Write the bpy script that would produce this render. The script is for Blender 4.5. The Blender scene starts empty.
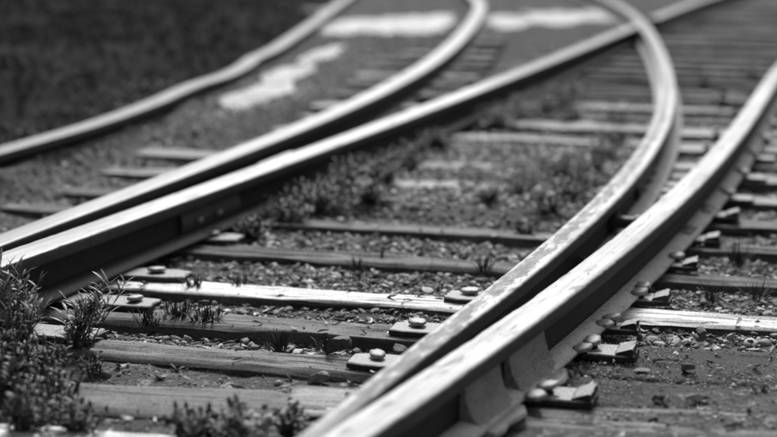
import bpy, bmesh, math, random
import numpy as np
from mathutils import Vector, Matrix
R = math.radians
rng = np.random.default_rng(7)
random.seed(7)
scn = bpy.context.scene
COL = scn.collection

# ------------------------------------------------------------------ camera
ZR = 0.165                                   # height of the rail tops over the timbers
cam_d = bpy.data.cameras.new('camera')
cam = bpy.data.objects.new('camera', cam_d); COL.objects.link(cam)
cam.location = (0, 0, ZR + 0.91)
cam.rotation_euler = (R(90 - 11.254), 0, 0)
cam_d.lens = 69.5; cam_d.sensor_width = 36; cam_d.clip_end = 2000; cam_d.clip_start = 0.05
cam_d.dof.use_dof = True; cam_d.dof.focus_distance = 3.95; cam_d.dof.aperture_fstop = 1.5
cam_d.dof.aperture_blades = 0
scn.camera = cam

# ------------------------------------------------------------------ sky, sun, exposure
SUN_EL, SUN_AZ = 46, 2                     # azimuth from +Y towards +X
world = bpy.data.worlds.new('World'); scn.world = world; world.use_nodes = True
nt = world.node_tree; nt.nodes.clear()
sky = nt.nodes.new('ShaderNodeTexSky'); sky.sky_type = 'NISHITA'; sky.sun_disc = False
sky.sun_elevation = R(SUN_EL); sky.sun_rotation = R(SUN_AZ)
sky.air_density = 1.0; sky.dust_density = 6.0; sky.ozone_density = 1.0
bw = nt.nodes.new('ShaderNodeRGBToBW'); bg = nt.nodes.new('ShaderNodeBackground'); wo = nt.nodes.new('ShaderNodeOutputWorld')
bg.inputs['Strength'].default_value = 0.055
nt.links.new(sky.outputs[0], bw.inputs[0]); nt.links.new(bw.outputs[0], bg.inputs['Color']); nt.links.new(bg.outputs[0], wo.inputs[0])
sd = bpy.data.lights.new('sun', 'SUN'); sd.energy = 1.5; sd.angle = R(10); sd.color = (1, 1, 1)
sun = bpy.data.objects.new('sun', sd); COL.objects.link(sun)
az, el = R(SUN_AZ), R(SUN_EL)
sun.rotation_euler = Vector((-math.sin(az)*math.cos(el), -math.cos(az)*math.cos(el), -math.sin(el))).to_track_quat('-Z', 'Y').to_euler()
scn.view_settings.view_transform = 'Standard'; scn.view_settings.look = 'None'
scn.view_settings.gamma = 1.0; scn.view_settings.exposure = 1.15

# ------------------------------------------------------------------ helpers
def hash2(ix, iy, s):
    h = (ix.astype(np.int64)*374761393 + iy.astype(np.int64)*668265263 + s*1442695041) & 0xffffffff
    h = ((h ^ (h >> 13))*1274126177) & 0xffffffff
    return ((h ^ (h >> 16)) & 0xffff)/65535.0
def vnoise(x, y, s=0):
    x = np.asarray(x, float); y = np.asarray(y, float)
    ix = np.floor(x); iy = np.floor(y); fx = x-ix; fy = y-iy
    fx = fx*fx*(3-2*fx); fy = fy*fy*(3-2*fy)
    a = hash2(ix, iy, s); b = hash2(ix+1, iy, s); c = hash2(ix, iy+1, s); d = hash2(ix+1, iy+1, s)
    return (a*(1-fx)+b*fx)*(1-fy) + (c*(1-fx)+d*fx)*fy
def fbm(x, y, s=0, o=4):
    v = 0; a = .5; t = 0
    for k in range(o):
        v = v + a*vnoise(np.asarray(x)*2**k, np.asarray(y)*2**k, s+k*17); t += a; a *= .5
    return v/t
def smooth(a, b, x):
    t = np.clip((np.asarray(x, float)-a)/(b-a), 0, 1); return t*t*(3-2*t)

def link(o, parent=None):
    COL.objects.link(o)
    if parent: o.parent = parent
    return o
def mesh_obj(name, verts, faces, mats, parent=None, smooth_shade=False, mat_idx=None, uv=None, loc=None):
    me = bpy.data.meshes.new(name)
    me.from_pydata([tuple(v) for v in verts] if not isinstance(verts, np.ndarray) else verts.tolist(), [], faces if isinstance(faces, list) else faces.tolist())
    for m in (mats if isinstance(mats, (list, tuple)) else [mats]): me.materials.append(m)
    if mat_idx is not None: me.polygons.foreach_set('material_index', np.asarray(mat_idx, dtype=np.int32))
    if smooth_shade: me.polygons.foreach_set('use_smooth', np.ones(len(me.polygons), dtype=bool))
    if uv is not None:
        l = me.uv_layers.new(name='UVMap'); idx = np.empty(len(me.loops), dtype=np.int32); me.loops.foreach_get('vertex_index', idx)
        l.data.foreach_set('uv', np.asarray(uv, dtype=np.float32)[idx].ravel())
    me.update()
    o = bpy.data.objects.new(name, me)
    if loc is not None: o.location = loc
    return link(o, parent)
def tag(o, label=None, cat=None, group=None, kind=None):
    if label: o['label'] = label
    if cat: o['category'] = cat
    if group: o['group'] = group
    if kind: o['kind'] = kind
    return o
def empty(name, loc, rz=0):
    o = bpy.data.objects.new(name, None); o.empty_display_size = .05
    o.location = loc; o.rotation_euler = (0, 0, rz); return link(o)
def copy_tree(o, parent=None):
    c = o.copy(); COL.objects.link(c); c.parent = parent
    for ch in list(o.children): copy_tree(ch, c)
    return c

# ------------------------------------------------------------------ materials (the photograph is black and white)
def nodes(m):
    m.use_nodes = True; n = m.node_tree.nodes; l = m.node_tree.links
    return n, l, n['Principled BSDF']
def noise(n, l, vec, scale, detail=6, rough=.6, dist=0):
    t = n.new('ShaderNodeTexNoise'); t.inputs['Scale'].default_value = scale; t.inputs['Detail'].default_value = detail
    t.inputs['Roughness'].default_value = rough; t.inputs['Distortion'].default_value = dist
    l.new(vec, t.inputs['Vector']); return t.outputs['Fac']
def ramp(n, l, fac, stops):
    r = n.new('ShaderNodeValToRGB'); e = r.color_ramp.elements
    while len(e) < len(stops): e.new(.5)
    for k, (p, c) in enumerate(stops): e[k].position = p; e[k].color = (c, c, c, 1)
    l.new(fac, r.inputs[0]); return r.outputs[0]
def mapping(n, l, vec, sc):
    mp = n.new('ShaderNodeMapping'); mp.inputs['Scale'].default_value = sc; l.new(vec, mp.inputs['Vector']); return mp.outputs[0]
def mix(n, l, fac, a, b, mode='MIX'):
    m = n.new('ShaderNodeMix'); m.data_type = 'RGBA'; m.blend_type = mode
    if isinstance(fac, float): m.inputs[0].default_value = fac
    else: l.new(fac, m.inputs[0])
    for s, v in ((6, a), (7, b)):
        if isinstance(v, float): m.inputs[s].default_value = (v, v, v, 1)
        else: l.new(v, m.inputs[s])
    return m.outputs[2]
def bump(n, l, h, strength, dist, prev=None):
    b = n.new('ShaderNodeBump'); b.inputs['Strength'].default_value = strength; b.inputs['Distance'].default_value = dist
    l.new(h, b.inputs['Height'])
    if prev is not None: l.new(prev, b.inputs['Normal'])
    return b.outputs[0]

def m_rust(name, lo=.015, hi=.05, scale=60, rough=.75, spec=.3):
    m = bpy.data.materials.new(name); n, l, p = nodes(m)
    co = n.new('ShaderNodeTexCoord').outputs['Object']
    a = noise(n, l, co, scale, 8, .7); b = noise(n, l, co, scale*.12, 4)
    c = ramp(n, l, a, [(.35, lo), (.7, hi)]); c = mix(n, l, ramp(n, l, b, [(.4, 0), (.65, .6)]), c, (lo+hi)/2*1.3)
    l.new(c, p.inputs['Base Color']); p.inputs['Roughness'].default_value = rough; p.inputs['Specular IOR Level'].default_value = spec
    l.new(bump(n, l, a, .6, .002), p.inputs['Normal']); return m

def m_running(name, band=None, pits=.5, base=(.35, .62), chip=.55, dull=(8.5, 10, .45)):
    """worn steel running surface: long scratches along the rail, pitted patches, optional rusty band (across range)"""
    m = bpy.data.materials.new(name); n, l, p = nodes(m)
    uv = n.new('ShaderNodeUVMap').outputs[0]                      # u metres along, v metres across
    sep = n.new('ShaderNodeSeparateXYZ'); l.new(uv, sep.inputs[0])
    streak = noise(n, l, mapping(n, l, uv, (6, 420, 1)), 1, 5, .65)
    fine = noise(n, l, mapping(n, l, uv, (260, 420, 1)), 1, 6, .75)
    blot = noise(n, l, mapping(n, l, uv, (7, 40, 1)), 1, 6, .62, .4)
    c = ramp(n, l, streak, [(.3, base[0]), (.7, base[1])])
    c = mix(n, l, ramp(n, l, fine, [(.40, .85), (.58, 0)]), c, base[0]*.5)
    broad = noise(n, l, mapping(n, l, uv, (1.1, 55, 1)), 1, 8, .68, .1)
    c = mix(n, l, ramp(n, l, broad, [(.4, 0), (.62, .85)]), c, base[0]*.5)
    hair = noise(n, l, mapping(n, l, uv, (9, 900, 1)), 1, 3, .5)
    c = mix(n, l, ramp(n, l, hair, [(.62, 0), (.68, .6)]), c, base[0]*.3)
    speck = noise(n, l, mapping(n, l, uv, (95, 190, 1)), 1, 7, .7, .5)
    pit0 = ramp(n, l, blot, [(chip, 0), (chip+.05, pits)])
    pit1 = ramp(n, l, speck, [(chip+.02, 0), (chip+.06, pits)])
    pmx = n.new('ShaderNodeMath'); pmx.operation = 'MAXIMUM'; l.new(pit0, pmx.inputs[0]); l.new(pit1, pmx.inputs[1]); pit = pmx.outputs[0]
    if band:
        w_ = n.new('ShaderNodeMath'); w_.operation = 'ADD'
        wob = n.new('ShaderNodeMath'); wob.operation = 'MULTIPLY_ADD'; l.new(noise(n, l, mapping(n, l, uv, (14, 14, 1)), 1, 6, .7), wob.inputs[0])
        wob.inputs[1].default_value = .07; wob.inputs[2].default_value = -.035
        l.new(sep.outputs[1], w_.inputs[0]); l.new(wob.outputs[0], w_.inputs[1])
        mr = n.new('ShaderNodeMapRange'); mr.clamp = True
        mr.inputs['From Min'].default_value = band[0]; mr.inputs['From Max'].default_value = band[0]+.004; l.new(w_.outputs[0], mr.inputs['Value'])
        mr2 = n.new('ShaderNodeMapRange'); mr2.inputs['From Min'].default_value = band[1]; mr2.inputs['From Max'].default_value = band[1]+.005
        mr2.inputs['To Min'].default_value = 1; mr2.inputs['To Max'].default_value = 0; l.new(w_.outputs[0], mr2.inputs['Value'])
        mm = n.new('ShaderNodeMath'); mm.operation = 'MULTIPLY'; l.new(mr.outputs[0], mm.inputs[0]); l.new(mr2.outputs[0], mm.inputs[1])
        # the band fades out where the blade is polished near its tip
        al = n.new('ShaderNodeMapRange'); al.inputs['From Min'].default_value = band[2]; al.inputs['From Max'].default_value = band[3]; l.new(sep.outputs[0], al.inputs['Value'])
        m2 = n.new('ShaderNodeMath'); m2.operation = 'MULTIPLY'; l.new(mm.outputs[0], m2.inputs[0]); l.new(al.outputs[0], m2.inputs[1])
        m3 = n.new('ShaderNodeMath'); m3.operation = 'MULTIPLY'; l.new(m2.outputs[0], m3.inputs[0])
        l.new(ramp(n, l, noise(n, l, mapping(n, l, uv, (9, 34, 1)), 1, 10, .7, .4), [(.40, .0), (.47, .6), (.56, 1)]), m3.inputs[1])
        mx = n.new('ShaderNodeMath'); mx.operation = 'MAXIMUM'; l.new(m3.outputs[0], mx.inputs[0]); l.new(pit, mx.inputs[1]); pit = mx.outputs[0]
    du = n.new('ShaderNodeMapRange'); du.inputs['From Min'].default_value = dull[0]; du.inputs['From Max'].default_value = dull[1]; l.new(sep.outputs[0], du.inputs['Value'])
    c = mix(n, l, du.outputs[0], c, mix(n, l, 1.0, c, dull[2], 'MULTIPLY'))          # little used, tarnished stretch
    c = mix(n, l, pit, c, ramp(n, l, noise(n, l, mapping(n, l, uv, (120, 200, 1)), 1, 6, .7), [(.35, .03), (.65, .2)]))
    l.new(c, p.inputs['Base Color'])
    met = n.new('ShaderNodeMapRange'); met.inputs['To Min'].default_value = .6; met.inputs['To Max'].default_value = .05; l.new(pit, met.inputs['Value'])
    l.new(met.outputs[0], p.inputs['Metallic'])
    ro = n.new('ShaderNodeMapRange'); ro.inputs['To Min'].default_value = .52; ro.inputs['To Max'].default_value = .7; l.new(pit, ro.inputs['Value'])
    l.new(ro.outputs[0], p.inputs['Roughness'])
    nn = bump(n, l, fine, .6, .0008); nn = bump(n, l, speck, .35, .0015, nn); nn = bump(n, l, streak, .25, .0008, nn)
    inv = n.new('ShaderNodeMath'); inv.operation = 'SUBTRACT'; inv.inputs[0].default_value = 1; l.new(pit, inv.inputs[1])
    nn = bump(n, l, inv.outputs[0], .5, .001, nn)
    l.new(nn, p.inputs['Normal']); return m

def m_wood(name, lo, hi, crack=.05, rough=.8, dirt=0.0, seed=0.0):
    m = bpy.data.materials.new(name); n, l, p = nodes(m)
    tc = n.new('ShaderNodeTexCoord'); co = tc.outputs['Object']
    info = n.new('ShaderNodeObjectInfo')
    off = n.new('ShaderNodeVectorMath'); off.operation = 'ADD'; cm = n.new('ShaderNodeCombineXYZ')
    sc = n.new('ShaderNodeMath'); sc.operation = 'MULTIPLY'; sc.inputs[1].default_value = 37; l.new(info.outputs['Random'], sc.inputs[0])
    for k in range(3): l.new(sc.outputs[0], cm.inputs[k])
    l.new(co, off.inputs[0]); l.new(cm.outputs[0], off.inputs[1]); v = off.outputs[0]
    grain = noise(n, l, mapping(n, l, v, (5, 150, 60)), 1, 7, .65, .3)
    cr = noise(n, l, mapping(n, l, v, (2.2, 55, 30)), 1, 4, .6, .5)
    blot = noise(n, l, v, 9, 6, .65)
    c = ramp(n, l, grain, [(.3, lo), (.7, hi)])
    crk = ramp(n, l, cr, [(.39, 1), (.425, 0)])
    c = mix(n, l, ramp(n, l, noise(n, l, mapping(n, l, v, (14, 320, 90)), 1, 6, .7), [(.52, 0), (.64, .75)]), c, lo*.35)
    c = mix(n, l, crk, c, crack)
    c = mix(n, l, ramp(n, l, blot, [(.42, .0), (.68, .75)]), c, (lo*.8+dirt*.2))
    gr = noise(n, l, v, 180, 5, .7)
    c = mix(n, l, ramp(n, l, gr, [(.52, 0), (.62, .7)]), c, lo*.35)
    c = mix(n, l, ramp(n, l, gr, [(.34, .5), (.42, 0)]), c, hi*1.25)
    l.new(c, p.inputs['Base Color']); p.inputs['Roughness'].default_value = rough; p.inputs['Specular IOR Level'].default_value = .35
    nn = bump(n, l, grain, .5, .002)
    i2 = n.new('ShaderNodeMath'); i2.operation = 'SUBTRACT'; i2.inputs[0].default_value = 1; l.new(crk, i2.inputs[1])
    nn = bump(n, l, i2.outputs[0], .8, .004, nn); nn = bump(n, l, gr, .3, .001, nn)
    l.new(nn, p.inputs['Normal']); return m

def m_ground():
    m = bpy.data.materials.new('dirt'); n, l, p = nodes(m)
    co = n.new('ShaderNodeTexCoord').outputs['Object']
    a = noise(n, l, co, 120, 8, .75); b = noise(n, l, co, 14, 6, .65); c_ = noise(n, l, co, 1.6, 4, .6)
    vo = n.new('ShaderNodeTexVoronoi'); vo.inputs['Scale'].default_value = 75; l.new(co, vo.inputs['Vector'])
    c = ramp(n, l, a, [(.34, .012), (.5, .06), (.68, .26)])
    c = mix(n, l, ramp(n, l, noise(n, l, co, 38, 6, .7), [(.44, .0), (.56, .75)]), c, .07)
    c = mix(n, l, ramp(n, l, noise(n, l, co, 27, 6, .75, .6), [(.53, .0), (.61, .85)]), c, .38)
    c = mix(n, l, ramp(n, l, b, [(.5, 0), (.65, .5)]), c, .11)
    c = mix(n, l, ramp(n, l, c_, [(.4, 0), (.62, .5)]), c, .075)
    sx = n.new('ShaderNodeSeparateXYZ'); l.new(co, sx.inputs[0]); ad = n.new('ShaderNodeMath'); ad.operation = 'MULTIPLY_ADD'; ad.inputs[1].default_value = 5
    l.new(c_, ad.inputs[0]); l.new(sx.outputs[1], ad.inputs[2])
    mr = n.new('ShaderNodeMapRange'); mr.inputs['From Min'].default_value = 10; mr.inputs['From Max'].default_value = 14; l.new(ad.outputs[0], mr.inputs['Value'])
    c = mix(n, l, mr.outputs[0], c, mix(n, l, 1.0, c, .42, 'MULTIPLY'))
    l.new(c, p.inputs['Base Color']); p.inputs['Roughness'].default_value = .9; p.inputs['Specular IOR Level'].default_value = .15
    nn = bump(n, l, a, .7, .006); nn = bump(n, l, vo.outputs['Distance'], .5, .006, nn)
    l.new(nn, p.inputs['Normal']); return m
def m_plain(name, lo, hi, scale=40, rough=.8, spec=.3, bs=.4, rnd=0.0, metallic=0.0):
    m = bpy.data.materials.new(name); n, l, p = nodes(m)
    co = n.new('ShaderNodeTexCoord').outputs['Object']
    a = noise(n, l, co, scale, 7, .7)
    c = ramp(n, l, a, [(.3, lo), (.7, hi)])
    if rnd:
        g = n.new('ShaderNodeNewGeometry'); c = mix(n, l, rnd, c, ramp(n, l, g.outputs['Random Per Island'], [(0, lo*.4), (.6, (lo+hi)/2), (1, hi*1.6)]))
    l.new(c, p.inputs['Base Color']); p.inputs['Roughness'].default_value = rough; p.inputs['Specular IOR Level'].default_value = spec; p.inputs['Metallic'].default_value = metallic
    l.new(bump(n, l, a, bs, .003), p.inputs['Normal']); return m
def m_leaf(name, lo, hi, spec=.35):
    m = bpy.data.materials.new(name); n, l, p = nodes(m)
    g = n.new('ShaderNodeNewGeometry')
    l.new(ramp(n, l, g.outputs['Random Per Island'], [(0, lo), (.65, (lo+hi)/2), (1, hi)]), p.inputs['Base Color'])
    p.inputs['Roughness'].default_value = .5; p.inputs['Specular IOR Level'].default_value = spec
    return m

M = dict(
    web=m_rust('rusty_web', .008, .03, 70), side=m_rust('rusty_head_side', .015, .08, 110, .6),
    foot_dark=m_rust('dark_dusty_foot', .012, .065, 120, .55, .5), foot_light=m_rust('pale_dusty_foot', .16, .75, 130, .7, .4),
    brace=m_rust('pale_dusty_brace', .08, .34, 110, .7, .4),
    runA=m_running('blade_running_surface', band=(.012, .050, 1.0, 1.6), pits=.8, base=(.26, .5), chip=.57, dull=(7, 10, .55)),
    runB=m_running('stock_running_surface', pits=.6, base=(.24, .52), chip=.575, dull=(7.5, 9.5, .45)), runD=m_running('left_blade_running_surface', pits=.6, base=(.24, .5), chip=.58, dull=(7.2, 8.4, .4)),
    runC=m_running('far_running_surface', pits=.6, base=(.2, .38), chip=.64, dull=(8, 14, .7)),
    runE=m_running('dull_running_surface', pits=.7, base=(.10, .2), chip=.56, dull=(90, 99, .9)),
    plate=m_plain('rusty_plate_steel', .05, .4, 130, .55, .5, .5), plate_side=m_rust('shaded_rust_edge', .008, .05, 120), bolt=m_plain('rusty_bolt_head', .06, .42, 150, .45, .6, .5),
    shank=m_rust('bolt_shank', .01, .04, 80),
    wood_pale=m_wood('bleached_timber', .66, .92, .14, .65), wood=m_wood('weathered_timber', .09, .30, .03),
    wood_mid=m_wood('half_bleached_timber', .2, .5, .08, .7), wood_dark=m_wood('creosote_and_shade_timber', .035, .13, .012), board=m_wood('dirty_board', .03, .11, .008, .95, .1),
    dirt=m_ground(), stone_pale=m_plain('pale_stone', .08, .5, 120, .7, .4, .8, .7), stone=m_plain('ballast_stone', .05, .42, 120, .7, .4, .8, .7), rock=m_plain('dark_rock', .03, .11, 50, .7, .4, .6),
    rock_mid=m_plain('grey_rock', .09, .26, 50, .7, .4, .6),
    leaf=m_leaf('weed_leaf', .03, .12), leaf_pale=m_leaf('pale_weed_leaf', .07, .32), stem=m_plain('weed_stem', .05, .12, 50),
    grass=m_leaf('dark_grass', .006, .02, .06), turf_blade=m_leaf('tuft_blade', .015, .09, .3), litter=m_leaf('dead_leaf', .03, .4), turf=m_plain('dark_turf', .006, .022, 30, 1.0, .05, .6))
def m_glint():  # pale base colour stands in for sky glint on wet ground
    m = bpy.data.materials.new('wet_pale_glint'); n, l, p = nodes(m); co = n.new('ShaderNodeTexCoord').outputs['Object']
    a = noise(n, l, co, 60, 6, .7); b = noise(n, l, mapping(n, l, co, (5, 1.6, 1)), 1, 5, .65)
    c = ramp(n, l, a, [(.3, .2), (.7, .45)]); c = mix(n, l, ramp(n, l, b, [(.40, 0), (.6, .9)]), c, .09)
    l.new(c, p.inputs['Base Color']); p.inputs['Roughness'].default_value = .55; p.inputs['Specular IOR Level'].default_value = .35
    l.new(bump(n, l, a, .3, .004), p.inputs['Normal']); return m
M['glint'] = m_glint()

# ------------------------------------------------------------------ ground
def timber_y(X, Y0, s): return Y0 + s*X
PUD = [  # (x, y, rx, ry, sheet level) shallow basins with pale sheets, sky glint put into their colour
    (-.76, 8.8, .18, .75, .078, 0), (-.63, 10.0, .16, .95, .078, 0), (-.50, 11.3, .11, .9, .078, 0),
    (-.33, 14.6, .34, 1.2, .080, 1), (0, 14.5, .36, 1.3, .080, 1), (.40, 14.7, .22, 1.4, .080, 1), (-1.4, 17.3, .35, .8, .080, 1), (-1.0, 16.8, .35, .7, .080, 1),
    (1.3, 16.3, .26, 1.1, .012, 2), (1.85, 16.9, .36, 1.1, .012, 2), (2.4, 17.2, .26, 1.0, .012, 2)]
CDy, CDx = [1.38, 2.92, 3.906, 4.905, 5.907, 6.913, 7.922, 9.948, 11.979, 14.5, 17.56, 22], [-2.03, -1.42, -1.034, -.651, -.279, .084, .438, 1.129, 1.805, 2.647, 3.68, 5.3]
CAy, CAx = [1.3, 2.564, 3.624, 4.693, 5.777, 6.875, 7.986, 9.103, 11.348, 13.598, 16.427, 24], [-.62, -.166, .228, .609, .942, 1.219, 1.446, 1.638, 1.964, 2.237, 2.454, 2.58]
def height(x, y):
    x = np.asarray(x, float); y = np.asarray(y, float)
    h = -.034 + .016*(fbm(x*3, y*3, 3)-.5) + .012*(fbm(x*22, y*22, 9, 3)-.5) + .02*(fbm(x*.8, y*.8, 5)-.5)
    # dirt heaped nearly flush with the timbers in the foreground and to the right of the near rail
    near = 1-smooth(3.5, 3.75, y+.25*x)
    h = h + near*.022*(.6+.4*fbm(x*4, y*4, 31))
    rt = smooth(.30, .5, x-(y-3.5)*.43)*(1-smooth(3.85, 4.0, y+.25*x)); h = h + rt*.010
    # silted middle: dirt creeps over the timbers further away
    q = y+.27*x
    mid = smooth(5.35, 5.6, q)*smooth(.0, .15, x-np.interp(y, CDy, CDx))*(1-smooth(-.02, .25, x-np.interp(y, CAy, CAx)))
    h = h + mid*(.026+.030*fbm(x*1.5, y*2.5, 44))*(1-.75*smooth(7.2, 7.7, q))
    lf = 1-smooth(-.1, .1, x-np.interp(y, CDy, CDx)); far = smooth(6.5, 9.0, y)
    h = h + lf*(.004+.030*smooth(7.9, 9.2, y)+.018*(fbm(x*2, y*2.5, 46)-.5)) + (1-lf)*(1-mid)*far*(.004+.022*fbm(x*1.5, y*1.5, 47))
    h = h + .009*smooth(3.9, 4.1, q)*(1-smooth(5.3, 5.5, q))
    edge = np.interp(y, [3, 5.86, 7.1, 8.4, 10.1, 12.3, 14.9, 17.5, 25], [-2.6, -1.6, -1.31, -1.1, -.9, -.73, -.62, -.52, -.2])
    cx_ = np.interp(y, [1.35, 4.195, 5.636, 7.089, 8.558, 10.544, 13.04, 15.545, 17.557, 24], [-2.02, -1.10, -.65, -.24, .10, .44, .75, .99, 1.095, 1.06])
    wide = smooth(7.4, 8.8, y); tt = np.clip((cx_-.12-x)/np.maximum(cx_-.12-edge, .2), 0, 1)
    h = h + .14*np.exp(-((x-edge)/.20)**2)*(1-.5*smooth(.0, .15, x-edge))*fbm(x*3, y*3, 48)*1.6*(1-wide)
    out = smooth(.05, .9, edge-x); h = h + out*(.05+.10*fbm(x*1.3, y*1.3, 77)) + smooth(4, 40, np.hypot(x, y-10)-8)*.3*fbm(x*.1, y*.1, 8)
    h = h + smooth(.72-.55*wide, 1.0-.3*wide, tt)*smooth(4.5, 5.5, y)*(.045+.065*wide)
    h = np.where(x > edge-.22, np.minimum(h, .088+.02*fbm(x*5, y*5, 71)), h)
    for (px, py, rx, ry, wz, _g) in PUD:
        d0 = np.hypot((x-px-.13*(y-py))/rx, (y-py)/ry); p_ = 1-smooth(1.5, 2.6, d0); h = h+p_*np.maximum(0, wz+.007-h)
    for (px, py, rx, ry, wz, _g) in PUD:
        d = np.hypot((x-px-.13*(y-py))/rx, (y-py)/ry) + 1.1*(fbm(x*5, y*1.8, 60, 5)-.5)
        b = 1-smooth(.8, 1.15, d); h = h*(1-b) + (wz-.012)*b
    return h
def axis(lo, a, b, hi, step, growth):
    core = list(np.arange(a, b, step)); r = []; s = step; v = core[-1]
    while v < hi: s *= growth; v += s; r.append(v)
    le = []; s = step; v = a
    while v > lo: s *= growth; v -= s; le.append(v)
    return np.array(le[::-1]+core+r)
xs = axis(-150, -1.7, 1.7, 150, .013, 1.035); ys = axis(-60, 2.6, 6.2, 300, .013, 1.014)
GX, GY = np.meshgrid(xs, ys); GZ = height(GX, GY)
nx, ny = len(xs), len(ys); ii = np.arange(nx*ny).reshape(ny, nx)
gf = np.stack([ii[:-1, :-1], ii[:-1, 1:], ii[1:, 1:], ii[1:, :-1]], -1).reshape(-1, 4)
gc = (GX[:-1, :-1]+GX[1:, 1:])/2, (GY[:-1, :-1]+GY[1:, 1:])/2
edge = np.interp(gc[1], [3, 5.86, 7.1, 8.4, 10.1, 12.3, 14.9, 17.5, 25], [-2.6, -1.6, -1.31, -1.1, -.9, -.73, -.62, -.52, -.2])
gi = ((edge-.12-gc[0]+.15*(fbm(gc[0]*5, gc[1]*5, 90)-.5)) > 0).astype(int).ravel()
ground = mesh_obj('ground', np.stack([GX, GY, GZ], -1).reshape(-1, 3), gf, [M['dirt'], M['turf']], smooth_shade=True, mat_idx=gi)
tag(ground, kind='structure')
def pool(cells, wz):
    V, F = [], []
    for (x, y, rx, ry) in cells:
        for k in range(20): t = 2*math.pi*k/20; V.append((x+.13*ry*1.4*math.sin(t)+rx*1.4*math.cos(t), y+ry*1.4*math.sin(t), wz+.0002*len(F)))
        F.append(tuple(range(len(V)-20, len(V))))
    return tag(mesh_obj('glint_patch', V, F, M['glint']), kind='structure')
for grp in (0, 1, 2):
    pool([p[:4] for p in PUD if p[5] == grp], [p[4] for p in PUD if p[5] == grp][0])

# ------------------------------------------------------------------ rails
def resample(P, step):
    P = np.array(P, float); P = np.vstack([2*P[0]-P[1], P, 2*P[-1]-P[-2]]); out = []
    for i in range(1, len(P)-2):
        n = max(2, int(np.hypot(*(P[i+1]-P[i]))/step)); t = np.linspace(0, 1, n, endpoint=False)[:, None]
        a, b, c, d = P[i-1], P[i], P[i+1], P[i+2]
        out.append(.5*((2*b)+(-a+c)*t+(2*a-5*b+4*c-d)*t*t+(-a+3*b-3*c+d)*t**3))
    out.append(P[-2:-1]); return np.vstack(out)
def frame(C):
    T = np.gradient(C, axis=0); T /= np.hypot(T[:, 0], T[:, 1])[:, None]
    S = np.stack([T[:, 1], -T[:, 0]], 1)          # to the right of travel
    u = np.r_[0, np.cumsum(np.hypot(*np.diff(C, axis=0).T))]
    return T, S, u
def sweep(name, C, side, prof, mats, mi, parent, z0, noise_amp=0.0, smooth_shade=True, seed=0, closed=True, caps=True):
    """prof(u) -> list of (offset from gauge edge, height) for every station"""
    T, S, u = frame(C); P = np.array([prof(k, uu) for k, uu in enumerate(u)])   # n, m, 2
    n, m = P.shape[:2]; V = np.zeros((n, m, 3))
    V[..., :2] = C[:, None, :] + side*P[..., 0:1]*S[:, None, :]; V[..., 2] = z0+P[..., 1]
    if noise_amp:
        q = (fbm(u[:, None]*40+P[..., 0]*300, P[..., 1]*300+u[:, None]*3, seed, 3)-.5)*noise_amp
        V[..., :2] += side*q[..., None]*S[:, None, :]; V[..., 2] += q*.5
    idx = np.arange(n*m).reshape(n, m); j2 = np.roll(idx, -1, 1)
    F = np.stack([idx[:-1], idx[1:], j2[1:], j2[:-1]], -1)
    if side > 0: F = F[..., ::-1]
    F = F.reshape(-1, 4).tolist(); mm = np.tile(np.asarray(mi), n-1).tolist()
    if caps:
        F += [idx[0].tolist() if side > 0 else idx[0][::-1].tolist(), idx[-1][::-1].tolist() if side > 0 else idx[-1].tolist()]; mm += [mi[-1], mi[-1]]
    arc = P[..., 0].copy()
    uv = np.stack([np.broadcast_to(u[:, None], arc.shape), arc], -1).reshape(-1, 2)
    return mesh_obj(name, V.reshape(-1, 3), F, mats, parent, smooth_shade, mm, uv)
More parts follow.
